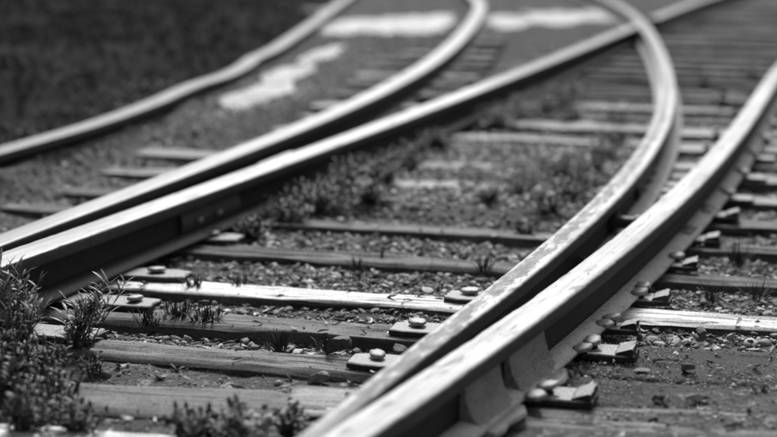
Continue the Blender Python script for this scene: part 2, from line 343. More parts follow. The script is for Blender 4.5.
def make_rail(pts, side, width, run, foot, label, zoff=0.0, step=.02, chips=1.0, foot_l=.03, foot_r=.03, seed=1, web_c=None, top_amp=.0008):
    C = resample(pts, step); T, S, u = frame(C)
    root = empty('rail', (0, 0, 0)); tag(root, label, 'rail')
    W = np.array([width(y) for y in C[:, 1]])
    edge_n = (fbm(u*30, u*0+seed, seed, 4)-.5)
    edge_m = (fbm(u*55, u*0+seed+5, seed+3, 4)-.5)
    chip = np.clip(vnoise(u*13, u*0, seed+9)-.86, 0, 1)*.03*chips
    def head(k, uu):
        w = W[k]; c = min(.008, w*.2)
        e0 = edge_n[k]*.003*chips+chip[k]; e1 = edge_m[k]*.004*chips+chip[(k*7) % len(chip)]
        tn = [(vnoise(uu*25, j*3.1, seed+20)-.5)*top_amp for j in range(9)]
        L = [(w*.5+.010, -.046), (.010+0*e0, -.041), (.001, -.035), (0+e0*.3, -.014), (e0, -.0045), (e0+c*.35, -.0018), (e0+c, -.0004)]
        L[0] = (min(w*.5+.010, w*.8), -.046)
        for j in range(1, 8):
            f = j/8; L.append(((e0+c)*(1-f)+(w-e1-c)*f, .0006*math.sin(math.pi*f)+tn[j]))
        L += [(w-e1-c, -.0004), (w-e1-c*.35, -.0018), (w-e1, -.0045), (w-e1*.3, -.014), (w-.001, -.035), (w-.010, -.041)]
        L = [L[1]]+L[2:]+[L[0]] if False else L
        return L
    nseg = 20
    mi = [1, 1, 1, 1, 0, 0] + [0]*8 + [0, 0, 1, 1, 1, 1]
    mi = mi[:nseg]; mi = mi+[1]*(nseg-len(mi))
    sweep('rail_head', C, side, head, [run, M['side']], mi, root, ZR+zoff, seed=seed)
    C2 = C[::3] if len(C) > 30 else C; W2 = W[::3] if len(C) > 30 else W
    def web(k, uu):
        c = W2[k]*.5 if web_c is None else web_c(W2[k])
        a = min(.009, W2[k]*.3)
        return [(c-a-.008, -.126), (c-a, -.113), (c-a, -.05), (c-a*1.6, -.041), (c+a*1.6, -.041), (c+a, -.05), (c+a, -.113), (c+a+.008, -.126)]
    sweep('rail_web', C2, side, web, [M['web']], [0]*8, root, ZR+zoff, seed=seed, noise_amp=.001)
    en = (fbm(np.arange(len(C2))*.9, np.zeros(len(C2)), seed+31)-.5)*.008
    def ft(k, uu):
        w = W2[k]; c = w*.5 if web_c is None else web_c(w)
        return [(-foot_l, -.140), (-foot_l, -.132), (c-.02, -.122), (c+.02, -.122), (c+.044+foot_r+en[k], -.131), (c+.044+foot_r+en[k], -.140)]
    sweep('rail_foot', C2, side, ft, [foot], [0]*6, root, ZR+zoff, seed=seed, noise_amp=.002)
    return root, C, W

A_ = [(-.62, 1.30), (-.40, 1.92), (-0.166,2.564),(0.029,3.094),(0.228,3.624),(0.423,4.157),(0.609,4.693),(0.783,5.233),(0.942,5.777),(1.087,6.324),(1.219,6.875),(1.338,7.429),(1.446,7.986),(1.546,8.544),(1.638,9.103),(1.725,9.664),(1.808,10.225),(1.888,10.787),(1.964,11.348),(2.038,11.910),(2.109,12.472),(2.175,13.035),(2.237,13.598),(2.293,14.162),(2.343,14.727),(2.386,15.293),(2.423,15.860),(2.454,16.427),(2.482,16.993),(2.511,17.557),(2.54, 18.3),(2.58, 19.5),(2.60, 21),(2.58, 24),(2.3, 32),(1.4, 46)]
B_ = [(-.65, 1.40), (-.40, 1.98), (-0.130,2.565),(-0.005,2.817),(0.116,3.071),(0.235,3.325),(0.351,3.581),(0.464,3.839),(0.574,4.097),(0.682,4.357),(0.787,4.617),(0.890,4.879),(0.990,5.142),(1.087,5.405),(1.183,5.669),(1.277,5.934),(1.369,6.200),(1.459,6.466),(1.548,6.733),(1.636,7.000),(1.722,7.267),(1.808,7.535),(1.894,7.803),(1.979,8.071),(2.064,8.338),(2.150,8.606),(2.236,8.874),(2.324,9.141),(2.413,9.407),(2.503,9.673),(2.84,10.67),(3.18,11.67),(3.86,13.7),(4.55,15.7),(6.2,20.5),(8.3,26),(14.5,42)]
C_ = [(-2.02, 1.35), (-1.70, 2.32), (-1.40, 3.25), (-1.102,4.195),(-0.950,4.675),(-0.799,5.155),(-0.651,5.636),(-0.508,6.118),(-0.371,6.603),(-0.242,7.089),(-0.121,7.576),(-0.008,8.066),(0.096,8.558),(0.193,9.052),(0.282,9.547),(0.364,10.044),(0.439,10.541),(0.509,11.040),(0.575,11.540),(0.637,12.040),(0.695,12.541),(0.751,13.041),(0.804,13.542),(0.855,14.043),(0.903,14.543),(0.949,15.044),(0.992,15.545),(1.029,16.046),(1.061,16.548),(1.084,17.052),(1.095,17.557),(1.10,18.4),(1.10,20.5),(1.06,24),(.75,32),(-.3,46)]
D_ = [(-2.03, 1.38), (-1.70, 2.22), (-1.42, 2.92), (-1.227, 3.405),(-1.034,3.906),(-0.841,4.405),(-0.651,4.905),(-0.463,5.405),(-0.279,5.907),(-0.096,6.410),(0.084,6.913),(0.262,7.418),(0.438,7.922),(0.613,8.428),(0.786,8.934),(0.958,9.441),(1.129,9.948),(1.299,10.455),(1.468,10.963),(1.637,11.471),(1.805,11.979),(1.973,12.487),(2.141,12.995),(2.272,13.39)]
D2_ = [(2.55, 14.24),(2.647,14.519),(2.816,15.026),(2.987,15.533),(3.159,16.040),(3.332,16.546),(3.506,17.052),(3.682,17.557),(4.4,19.5),(5.3,22),(7.0,26.5),(12.5,41)]
E_ = [(-2.75, 2.0), (-2.1, 3.9), (-1.80, 4.95), (-1.555,5.859),(-1.31,6.75),(-1.16,7.55),(-1.10,8.05),(-1.04,8.5),(-.93,9.0),(-.872,9.6),(-.857,10.15),(-.80,10.62),(-.755,11.2),(-.715,12.0),(-.66,13.0),(-.60,14.3),(-.548,15.6),(-.507,16.7),(-.47,17.557),(-.40,19),(-.25,22),(0,25),(.6,31),(2.6,46)]
wA = lambda y: float(np.interp(y, [1.3, 2.5, 3.1, 3.6, 4.0, 5, 9], [.018, .046, .056, .072, .078, .082, .088]))
rail_A, CA, WA = make_rail(A_, 1, wA, M['runA'], M['foot_light'], 'curved switch blade with a pitted rusty band, sharp tip at the bottom centre', zoff=.002, chips=1.0, seed=3, foot_l=.018, foot_r=.03, web_c=lambda w: w-.034 if w < .07 else w*.55)
rail_B, CB, WB = make_rail(B_, 1, lambda y: .088, M['runB'], M['foot_light'], 'broad pale rail on the right running from the bottom centre to the right edge', seed=11, chips=.8, foot_l=.0, foot_r=.027)
rail_C, CC, WC = make_rail(C_, -1, lambda y: float(np.interp(y, [4, 6, 9, 14], [.092, .105, .115, .12])), M['runC'], M['foot_dark'], 'smooth pale curving rail behind the left switch blade, bending away at the top', seed=21, chips=.3)
rail_D, CD, WD = make_rail(D_, -1, lambda y: .108, M['runD'], M['foot_dark'], 'left switch rail with nicked bright edge and dark web above the weeds', seed=33, chips=1.3, zoff=.002)
rail_D2, _, _ = make_rail(D2_, -1, lambda y: .115, M['runE'], M['foot_dark'], 'dull blurred rail continuing past the crossing at the top right', seed=41, zoff=.0)
rail_E, CE, WE = make_rail(E_, -1, lambda y: .11, M['runE'], M['foot_dark'], 'kinked grey rail at far left bordering the dark grass', seed=51, chips=.6)

ORD = 'first second third fourth fifth sixth seventh eighth ninth tenth eleventh twelfth thirteenth fourteenth fifteenth sixteenth seventeenth eighteenth nineteenth twentieth'.split()
ORD += ['twenty '+o for o in ORD[:9]]
def curve_at(C, y):
    k = int(np.argmin(abs(C[:, 1]-y))); T, S, u = frame(C); return C[k], T[k], S[k]

# ------------------------------------------------------------------ timbers
def box_grid(L, Wd, H, nl, nw, seed, amp=.004, r=.008, sag=0.0):
    """timber running along local x with top at z = 0: bevelled section swept with noise"""
    sec = [(-Wd/2, -H), (-Wd/2, -r*1.3), (-Wd/2+r*.5, -r*.35)]
    sec += [(-Wd/2+r+(Wd-2*r)*j/nw, 0) for j in range(nw+1)]
    sec += [(Wd/2-r*.5, -r*.35), (Wd/2, -r*1.3), (Wd/2, -H)]
    xs_ = np.linspace(-L/2, L/2, nl+1); sec = np.array(sec); m = len(sec)
    V = np.zeros((nl+1, m, 3)); V[..., 0] = xs_[:, None]; V[..., 1] = sec[:, 0]; V[..., 2] = sec[:, 1]
    X = V[..., 0]; Yy = V[..., 1]
    V[..., 2] += (fbm(X*5, Yy*40, seed, 4)-.5)*amp*2*(V[..., 2] > -.02)
    gro = fbm(X*1.2+seed, Yy*60, seed+4, 3); V[..., 2] -= np.clip(.40-gro, 0, 1)*.11*(V[..., 2] > -.006)
    V[..., 1] += (fbm(X*6, V[..., 2]*30, seed+7, 4)-.5)*amp*2.2*np.sign(Yy)*(abs(Yy) > Wd/2-r*1.2)
    V[..., 1] += (fbm(X*1.1, X*0, seed+8, 2)-.5)*.02
    V[..., 2] += (fbm(X*.9, X*0, seed+12, 2)-.5)*.008+sag
    idx = np.arange((nl+1)*m).reshape(nl+1, m)
    F = np.stack([idx[:-1, :-1], idx[1:, :-1], idx[1:, 1:], idx[:-1, 1:]], -1)[..., ::-1].reshape(-1, 4).tolist()
    F += [idx[0].tolist(), idx[-1][::-1].tolist()]
    return V.reshape(-1, 3), F
def timber(Y0f, Y0b, s, x0, x1, mat, label, z=0.0, group=None, seed=1, name='sleeper', amp=.0065, H=.14):
    """front and back edge given where they cross x = 0; s is the skew"""
    ang = math.atan(s); Wd = (Y0b-Y0f)*math.cos(ang); xc = (x0+x1)/2; yc = (Y0f+Y0b)/2+s*xc; L = (x1-x0)/math.cos(ang)
    near = yc < 7
    V, F = box_grid(L, Wd, H, int(L/(.02 if near else .06)), 10 if near else 5, seed, amp)
    ms = [mat, M['wood_dark']]; m_ = (10 if near else 5)+7; row = [1, 1]+[0]*(m_-5)+[1, 1]; nf = (len(F)-2)//(m_-1)  # sides and ends take the dark wood, their shade put into the colour
    o = mesh_obj(name, V, F, ms, smooth_shade=True, loc=(xc, yc, z), mat_idx=(row*nf)[:len(F)-2]+[1, 1]); o.rotation_euler = (0, 0, ang)
    tag(o, label, 'sleeper' if name == 'sleeper' else 'board', group); return o
SL = [  # front, back, skew, x0, x1, material, z, label
    (2.60, 2.80, -.18, -1.9, 1.7, 'wood_dark', -.004, 'dark timber just under the bottom edge, nearest the camera'),
    (2.82, 2.965, -.18, -1.9, 1.6, 'wood_pale', -.002, 'pale timber edge along the very bottom left behind the weeds'),
    (3.10, 3.31, -.155, -1.8, 1.5, 'wood', .003, 'wide smooth grey timber in the left foreground, pale at its right end'),
    (3.43, 3.58, -.28, -1.8, .35, 'wood', .002, 'grey weathered timber with a dark rock sitting on its right end'),
    (3.775, 3.925, -.26, -1.8, .45, 'wood', .003, 'grey weathered timber directly in front of the bleached one'),
    (4.12, 4.265, -.252, -1.8, 2.3, 'wood_pale', .006, 'bleached near-white timber crossing under both rails'),
    (4.63, 4.775, -.275, -1.8, 2.5, 'wood', .006, 'bowed grey timber with a dark gap under it behind the bleached one'),
    (5.15, 5.28, -.285, -2.0, 2.6, 'wood', .004, 'half buried grey timber lying in the middle of the gravel'),
]
for k, (f, b, s, x0, x1, mt, z, lb) in enumerate(SL): timber(f, b, s, x0, x1, M[mt], lb, z, seed=100+k*13)
timber(3.12, 3.33, -.15, -.235, .1, M['wood_mid'], 'short paler timber end beside the blade tip, behind the blurred weed', .010, seed=777, name='board', H=.05)
# right of the near rail: two broad boards level with the dirt
timber(3.60, 3.90, -.24, .40, 2.0, M['board'], 'broad dirt covered board right of the near rail, the further of two', .000, seed=301, name='board', amp=.003)
timber(3.24, 3.585, -.24, .26, 1.9, M['board'], 'broad dirt covered board at the bottom right corner, nearest of two', -.002, seed=317, name='board', amp=.003)
FAR = [5.60, 6.08, 6.56, 7.05, 7.52, 8.02, 8.5, 9.0, 9.5, 10.0, 10.55, 11.05, 11.6, 12.1, 12.65, 13.2, 13.75, 14.3, 14.85, 15.4, 16.0, 16.6, 17.2, 17.8, 18.4, 19.0, 19.7, 20.4]
for k, f in enumerate(FAR):
    x0 = -.95-.10*max(0, 6-k) if f < 8 else -.6; x1 = 2.7+.36*(f-5.2); x0 = x0 if f < 8.3 else .1+.33*(f-8)
    timber(f, f+.15+.02*(k % 3), -.27-.004*k, x0-.35, x1, M['wood_mid' if 6 < f < 9.2 and k % 3 else ('wood' if (k*5) % 4 < 2 or f < 8.3 else 'wood_dark')], ORD[k]+' blurred timber beyond the half buried one, counting away from the camera', (-.004 if 5.5 < f < 7.4 else .004)+.006*((k*7) % 3), 'sleepers receding in the background', seed=500+k*9)

for k, f in enumerate((8.35, 8.9, 9.45, 10.0, 10.6, 11.2, 11.8, 12.5, 13.2)):
    cx0 = float(np.interp(f, [7.089, 8.558, 10.544, 13.04, 15.545], [-.24, .10, .44, .75, .99])); e0 = float(np.interp(f, [7.1, 8.4, 10.1, 12.3, 14.9], [-1.31, -1.1, -.9, -.73, -.62]))
    timber(f, f+.17, -.2, e0+.35, cx0+.25, M['wood' if k % 3 else 'wood_mid'], ('first second third fourth fifth sixth seventh eighth ninth'.split())[k]+' blurred sleeper end in the dirt between the two left tracks, nearest first', .048+.004*(k % 3), 'sunken sleepers between the left rails', seed=820+k*7)
# ------------------------------------------------------------------ baseplates and their bolts
def slab(L, Wd, H, seed, tilt=0.0, jag=.002):
    """steel plate with slightly rounded, worn outline and a raised shoulder"""
    rs = np.random.default_rng(seed); nseg = 28; r = .006; pts = []
    for k in range(nseg):
        a = 2*math.pi*k/nseg; cx, cy = math.cos(a), math.sin(a)
        q = (abs(cx)**60+abs(cy)**60)**(-1/60); pts.append((cx*q*L/2+rs.normal(0, jag*.5), cy*q*Wd/2+rs.normal(0, jag*.5)))
    V = []; 
    for z, s in ((0, 0), (H-.003, 0), (H, .003)):
        for (x, y) in pts: V.append((x-math.copysign(s, x), y-math.copysign(s, y), z+tilt*x+(rs.normal(0, .0006) if z else 0)))
    V.append((0, 0, H)); F = []
    for lv in range(2):
        for k in range(nseg): k2 = (k+1) % nseg; F.append((lv*nseg+k, lv*nseg+k2, (lv+1)*nseg+k2, (lv+1)*nseg+k))
    for k in range(nseg): F.append((2*nseg+k, 2*nseg+(k+1) % nseg, 3*nseg))
    return V, F
def cap_mesh(name, r, h, seed, sq=1.0, n=20):
    """mushroom head of a screw spike: domed, worn, on a square neck"""
    rs = np.random.default_rng(seed); V = []; F = []
    prof = [(.0, 0), (.8, 0), (.97, .12), (1.0, .35), (.97, .66), (.86, .86), (.45, .97), (0, 1.0)]
    ph = rs.uniform(0, 6)
    for (a, z) in prof[1:-1]:
        for k in range(n):
            t = 2*math.pi*k/n; w = 1+.08*math.sin(2*t+ph)+.05*math.sin(5*t+ph)+.03*math.sin(9*t)+rs.normal(0, .02)
            V.append((math.cos(t)*a*r*w, math.sin(t)*a*r*w*sq, z*h+rs.normal(0, .0004)))
    m = len(prof)-2
    for i in range(m-1):
        for k in range(n): F.append((i*n+k, i*n+(k+1) % n, (i+1)*n+(k+1) % n, (i+1)*n+k))
    V.append((0, 0, 1.03*h)); t = len(V)-1
    for k in range(n): F.append(((m-1)*n+k, (m-1)*n+(k+1) % n, t))
    F.append(tuple(range(n))[::-1])
    me = bpy.data.meshes.new(name); me.from_pydata(V, [], F); me.materials.append(M['bolt']); me.polygons.foreach_set('use_smooth', [True]*len(F)); me.update(); return me
def neck_mesh(r, h):
    V = []; F = []; n = 8
    for z in (0, h*.3, h*.34, h):
        rr = r*1.25 if z < h*.33 else r
        for k in range(n): t = 2*math.pi*k/n+.39; V.append((math.cos(t)*rr, math.sin(t)*rr, z))
    for i in range(3):
        for k in range(n): F.append((i*n+k, i*n+(k+1) % n, (i+1)*n+(k+1) % n, (i+1)*n+k))
    F.append(tuple(range(3*n, 4*n)))
    me = bpy.data.meshes.new('shank'); me.from_pydata(V, [], F); me.materials.append(M['shank']); me.update(); return me
CAPS = [cap_mesh('bolt', .0245, .0115, s, sq=q) for s, q in ((1, 1.0), (2, .8), (3, .9), (4, 1.0))]
NECK = neck_mesh(.010, 1.0)
nb = [0]
def bolt(parent, loc, up=.012, tilt=(0, 0), sc=1.0, rz=0, lb=None):
    """screw spike: cap is the part, its shank a sub-part"""
    nb[0] += 1
    c = bpy.data.objects.new('bolt', CAPS[nb[0] % 4]); c.location = (loc[0], loc[1], loc[2]+up); c.rotation_euler = (tilt[0], tilt[1], rz); c.scale = (sc, sc, sc); link(c, parent)
    if lb: c['label'] = lb
    s = bpy.data.objects.new('shank', NECK); s.location = (0, 0, -up/sc-.002); s.scale = (1, 1, up/sc+.003); link(s, c); return c
def baseplate(x, y, ang, L, Wd, label, bolts=(), z=.004, H=.016, group=None, cat='baseplate', tilt=0.0, seed=1, mat='plate', shoulder=False):
    root = empty('baseplate', (x, y, z), ang); tag(root, label, cat, group)
    V, F = slab(L, Wd, H, seed, tilt); mesh_obj('plate', V, F, [M[mat], M['plate_side']], root, mat_idx=[1]*28+[0]*(len(F)-28))  # plate edges get a darker rust than the top, shade put into the colour
    if shoulder:
        rs = np.random.default_rng(seed+5); a, b_, w = L/2-.052, L/2-.004, Wd/2-.006; V = []
        for x_, z_ in ((a, H-.002), (a+.008, H+.006), (b_-.006, H+.018), (b_, H+.016), (b_+.001, H-.002)):
            for y_ in (-w, -w*.3, w*.35, w): V.append((x_+rs.normal(0, .002), y_, z_+(rs.normal(0, .0012) if z_ > H else 0)))
        F = [(i*4+j, (i+1)*4+j, (i+1)*4+j+1, i*4+j+1) for i in range(4) for j in range(3)]+[(0, 4, 8, 12, 16), (19, 15, 11, 7, 3)]
        mesh_obj('shoulder', V, F, [M[mat], M['plate_side']], root, mat_idx=[0]*9+[1]*5)
    for (bx, by, up, tx, ty, sc) in bolts: bolt(root, (bx, by, H+tilt*bx), up, (tx, ty), sc, rz=bx*7)
    return root
# plates left of the curved blade (ends stick out to the left with one bolt each)
def plate_left_of_A(xe, ye, seed, label, z=.006, L=.42, W_=.10, bo=.065):
    ang = R(-15); c, s = math.cos(ang), math.sin(ang)
    return baseplate(xe+L/2*c-W_/2*s*1.0, ye+W_/2*c+L/2*s, ang, L, W_, label, [(-L/2+bo, .012, .005, .06, .05, 1.05)], min(z, .008), .015, seed=seed)
plate_left_of_A(-.106, 3.500, 11, 'rusty plate end with round bolt beside the dark rock, nearest left of the curved blade')
plate_left_of_A(-.002, 3.800, 12, 'rusty plate end with domed bolt on the grey timber left of the curved blade')
plate_left_of_A(.155, 4.135, 13, 'dark plate with bolt on the end of the bleached timber by the curved blade', z=.016)
# plates right of the left switch rail
def plate_right_of_D(xe, ye, seed, label, z, bo, L=.5, W_=.105):
    ang = R(-14); c, s = math.cos(ang), math.sin(ang)
    return baseplate(xe-L/2*c-W_/2*s*0, ye-L/2*s, ang, L, W_, label, [(L/2-bo, .0, .005, -.04, .05, 1.08)], min(z, .008), .015, seed=seed, mat='plate')
plate_right_of_D(-.608, 4.42, 21, 'plate with low bolt under the left rail at the end of the bleached timber', .014, .10)
plate_right_of_D(-.655, 4.085, 22, 'bright flat plate with round bolt under the left rail, in front of the bleached timber', .006, .06)
plate_right_of_D(-.755, 3.765, 23, 'dark plate with pale bolt half hidden by the big left weed', .006, .07)
plate_right_of_D(-.50, 4.96, 24, 'plate under the left rail beside the middle gravel', .010, .10, L=.4)
# plates right of the near stock rail
PR = [  # outer end x, y, L, W, angle, z, seed, label, bolts(world)
    (.468, 3.245, .34, .10, -17, .004, 31, 'chunky rusty plate end at the bottom right with two oval bolts, nearest of all', [(.328, 3.20), (.362, 3.262)]),
    (.618, 3.60, .36, .10, -17, .004, 32, 'thick rusty plate end with two stacked oval bolts on the dirty board', [(.480, 3.575), (.512, 3.632)]),
    (.662, 3.83, .28, .07, -17, .004, 33, 'small low plate half buried in dirt between two pairs of bolts right of the rail', [(.566, 3.80), (.592, 3.855)]),
    (.800, 4.125, .30, .085, -15, .016, 34, 'pale plate with twin bolts on the bleached timber right of the near rail', [(.712, 4.13), (.732, 4.19)]),
    (.965, 4.55, .28, .085, -16, .016, 35, 'plate with one tall bolt on the first dark timber right of the near rail', [(.905, 4.60)]),
    (1.115, 4.93, .28, .09, -16, .010, 36, 'square pale plate end on the second dark timber right of the near rail', [(1.0, 4.95), (1.03, 5.01)]),
    (1.275, 5.35, .30, .09, -16, .010, 37, 'square pale plate end on the third dark timber right of the near rail', [(1.15, 5.33), (1.17, 5.39)]),
]
for (xe, ye, L, Wd, a, z, sd_, lb, bs) in PR:
    ang = R(a); c, s = math.cos(ang), math.sin(ang); cx, cy = xe-L/2*c, ye-L/2*s
    loc = [((bx-cx)*c+(by-cy)*s, -(bx-cx)*s+(by-cy)*c) for bx, by in bs]
    baseplate(cx, cy, ang, L, Wd, lb, [(u_, v_, .013 if k == 0 else .016, .14, -.16, 1.0) for k, (u_, v_) in enumerate(loc)], min(z, .008), .016, seed=sd_, mat='plate', shoulder=True)
for k, (xe, ye) in enumerate([(1.41, 5.70), (1.58, 6.18), (1.75, 6.70), (1.93, 7.2), (2.10, 7.7), (2.28, 8.25), (2.46, 8.8)]):
    L = .30; ang = R(-17); c, s = math.cos(ang), math.sin(ang)
    baseplate(xe-L/2*c, ye-L/2*s, ang, L, .10, ORD[k]+' of the small blurred plate ends receding along the near rail, nearest first',
              [(L/2-.09, -.02, .018, .1, 0, 1), (L/2-.11, .03, .018, .1, 0, 1)], .006, .016, group='plate ends receding along the near rail', seed=60+k)
for k, (xe, ye, Lq) in enumerate([(1.06, 5.72, .26), (1.22, 6.0, .26), (1.35, 6.45, .30), (1.47, 6.95, .34), (1.62, 7.45, .34)]):
    baseplate(xe, ye, R(-15), Lq, .11, ORD[k]+' pale slide plate between the two right rails, counted from the camera', [(0.02, 0, .02, 0, 0, 1.1)], .006, .016, group='slide plates between the two right rails', seed=70+k)

# ------------------------------------------------------------------ rail braces against the outer web of the near rail
def brace(y0, y1, label, seed):
    ks = [k for k in range(len(CB)) if y0 <= CB[k, 1] <= y1]; C = CB[ks]; T, S, u = frame(CB); S = S[ks]
    C = C[::2]; S = S[::2]; n = len(C); rs = np.random.default_rng(seed)
    prof = [(.056, .118), (.064, .120), (.070, .108), (.075, .085), (.084, .060), (.100, .040), (.122, .028), (.138, .026), (.143, .019), (.138, .012), (.056, .020)]
    V = []; m = len(prof)
    for i in range(n):
        f = i/(n-1); e = 1-.10*abs(2*f-1)**6; lip = .006*math.sin(f*9+seed)
        for (o, z) in prof: oo = .055+(o-.055)*e+(lip if o > .12 else 0); V.append((C[i, 0]+S[i, 0]*oo, C[i, 1]+S[i, 1]*oo, z+rs.normal(0, .0005)))
    F = []
    for i in range(n-1):
        for k in range(m): F.append((i*m+k, i*m+(k+1) % m, (i+1)*m+(k+1) % m, (i+1)*m+k))
    F += [tuple(range(m))[::-1], tuple(range((n-1)*m, n*m))]
    root = mesh_obj('rail_brace', V, F, M['brace'], smooth_shade=False); tag(root, label, 'rail brace'); return root
brace(3.02, 3.24, 'curved steel brace against the near rail, nearest the bottom edge', 1)
brace(3.26, 3.50, 'pale steel brace with curled lip between the two front bolt pairs', 2)

# ------------------------------------------------------------------ joint bars, spacers between the rail pairs
def bar_on_web(C, W, side, y0, y1, off, parent, bolts, mat=M['side'], step=3):
    ks = [k for k in range(len(C)) if y0 <= C[k, 1] <= y1][::step]; T, S, u = frame(C); P = C[ks]; Sx = S[ks]; V = []; prof = [(0, .045), (.012, .05), (.018, .075), (.012, .10), (0, .118)]
    for i in range(len(ks)):
        for (o, z) in prof: oo = off+side*o; V.append((P[i, 0]+Sx[i, 0]*oo, P[i, 1]+Sx[i, 1]*oo, z))
    m = 5; F = []
    for i in range(len(ks)-1):
        for k in range(m): F.append((i*m+k, i*m+(k+1) % m, (i+1)*m+(k+1) % m, (i+1)*m+k))
    F += [tuple(range(m)), tuple(range((len(ks)-1)*m, len(ks)*m))[::-1]]
    fp = mesh_obj('fishplate', V, F, mat, parent)
    for yb in bolts:
        k = int(np.argmin(abs(C[:, 1]-yb))); oo = off+side*.016
        b = bpy.data.objects.new('bolt', CAPS[1]); b.location = (C[k, 0]+S[k, 0]*oo, C[k, 1]+S[k, 1]*oo, .078)
        d = Vector((S[k, 0]*side, S[k, 1]*side, 0)); b.rotation_euler = d.to_track_quat('Z', 'Y').to_euler(); b.scale = (.6, .6, 1.6); link(b, fp)
    return fp
# S points right of travel; the right face of the left switch rail's web
bar_on_web(CD, WD, 1, 4.88, 5.3, -.044, rail_D, [4.98, 5.12])
bar_on_web(CA, WA, 1, 5.5, 6.1, .055, rail_A, [5.6, 5.8, 6.0])
bar_on_web(CB, WB, -1, 5.9, 6.5, .033, rail_B, [6.0, 6.2, 6.4])

def spacer(p, q, z, r, label):
    a = Vector((p[0], p[1], z)); b = Vector((q[0], q[1], z)); d = b-a; L = d.length; n = 14; V = []; F = []
    prof = [(0, r*1.7), (.12, r*1.7), (.125, r), (.45, r), (.455, r*1.35), (.55, r*1.35), (.555, r), (.875, r), (.88, r*1.7), (1, r*1.7)]
    for (t, rr) in prof:
        for k in range(n): th = 2*math.pi*k/n; V.append((t*L, math.cos(th)*rr, math.sin(th)*rr))
    for i in range(len(prof)-1):
        for k in range(n): F.append((i*n+k, (i+1)*n+k, (i+1)*n+(k+1) % n, i*n+(k+1) % n))
    F += [tuple(range(n)), tuple(range((len(prof)-1)*n, len(prof)*n))[::-1]]
    o = mesh_obj('spacer_bolt', V, F, M['foot_dark'], smooth_shade=False, loc=a); o.rotation_euler = d.to_track_quat('X', 'Z').to_euler(); tag(o, label, 'spacer'); return o
def between(y, offa, offb):
    a, Ta, Sa = curve_at(CA, y); return a+Sa*offa, None
pa, _, Sa = curve_at(CA, 4.95); pb, _, Sb = curve_at(CB, 4.86)
spacer(pa+Sa*.06, pb+Sb*.03, .085, .022, 'dark round spacer between curved blade and near rail, the larger one')
pa, _, Sa = curve_at(CA, 4.42); pb, _, Sb = curve_at(CB, 4.38)
spacer(pa+Sa*.06, pb+Sb*.03, .06, .014, 'small spacer bolt low between curved blade and near rail')
pc, _, Sc = curve_at(CC, 5.95); pd, _, Sd = curve_at(CD, 5.85)
# block wedged between the two left rails
bmq = bmesh.new(); bmesh.ops.create_cube(bmq, size=1); bmesh.ops.scale(bmq, vec=(.062, .34, .05), verts=bmq.verts); bmesh.ops.bevel(bmq, geom=bmq.edges[:], offset=.006, segments=2, affect='EDGES')
me = bpy.data.meshes.new('spacer_block'); bmq.to_mesh(me); bmq.free(); me.materials.append(M['foot_light'])
sb = bpy.data.objects.new('spacer_block', me); sb.location = (-.435, 5.93, .118); sb.rotation_euler = (0, 0, R(-18.5)); link(sb); tag(sb, 'grey block wedged between the two converging left rails', 'spacer block')

# ------------------------------------------------------------------ stones
def ico(seed, flat=.6, sub=1):
    bm = bmesh.new(); bmesh.ops.create_icosphere(bm, subdivisions=sub, radius=1); rs = np.random.default_rng(seed)
    cuts = [(Vector(rs.normal(0, 1, 3)).normalized(), rs.uniform(.25, .65)) for _ in range(9)]
    for v in bm.verts:
        p = v.co.copy()
        for nrm, d in cuts:
            t = p.dot(nrm)
            if t > d: p -= nrm*(t-d)
        v.co = (p.x*(1+rs.normal(0, .04)), p.y*(.8+rs.normal(0, .03)), p.z*flat*(1+rs.normal(0, .05)))
    V = np.array([v.co for v in bm.verts]); F = np.array([[v.index for v in f.verts] for f in bm.faces]); bm.free(); return V, F
STONES = [ico(200+k, .3+.1*(k % 5)) for k in range(10)]
STONES2 = [ico(240+k, .3+.1*(k % 5), 2) for k in range(10)]
def scatter(name, XY, sizes, mat, protos, zf=height, label=None, tiltmax=.5, sink=.25, cat=None, flat=None, kind='stuff', lift=None):
    Vs, Fs, base = [], [], 0; N = len(XY); Z = zf(XY[:, 0], XY[:, 1])
    if lift is not None: Z = np.maximum(Z, lift(XY[:, 0], XY[:, 1]))
    A = rng.uniform(0, 6.283, N); TX = rng.uniform(-tiltmax, tiltmax, N); TY = rng.uniform(-tiltmax, tiltmax, N); pid = rng.integers(0, len(protos), N)
    for p, (V, F) in enumerate(protos):
        k = np.where(pid == p)[0]
        if not len(k): continue
        P = V[None]*sizes[k, None, None]
        x, y, z = P[..., 0], P[..., 1], P[..., 2]
        cx, sx = np.cos(TX[k])[:, None], np.sin(TX[k])[:, None]; y, z = y*cx-z*sx, y*sx+z*cx
        cy, sy = np.cos(TY[k])[:, None], np.sin(TY[k])[:, None]; x, z = x*cy+z*sy, -x*sy+z*cy
        ca, sa = np.cos(A[k])[:, None], np.sin(A[k])[:, None]; x, y = x*ca-y*sa, x*sa+y*ca
        P = np.stack([x+XY[k, 0:1], y+XY[k, 1:2], z+(Z[k]+sizes[k]*sink)[:, None]], -1)
        Vs.append(P.reshape(-1, 3)); Fs.append((F[None]+(np.arange(len(k))*len(V))[:, None, None]+base).reshape(-1, F.shape[1])); base += len(k)*len(V)
    V = np.vstack(Vs); F = np.vstack(Fs)
    me = bpy.data.meshes.new(name); me.vertices.add(len(V)); me.vertices.foreach_set('co', V.ravel())
    m = F.shape[1]; me.loops.add(F.size); me.loops.foreach_set('vertex_index', F.ravel().astype(np.int32)); me.polygons.add(len(F))
    me.polygons.foreach_set('loop_start', np.arange(0, F.size, m, dtype=np.int32)); me.polygons.foreach_set('loop_total', np.full(len(F), m, dtype=np.int32))
    me.materials.append(mat); me.update(calc_edges=True); me.validate()
    o = link(bpy.data.objects.new(name, me)); tag(o, label, cat, None, kind); return o
TIM = [(f, b, s) for (f, b, s, *_r) in SL]+[(f, f+.15, -.27-.004*k) for k, f in enumerate(FAR)]
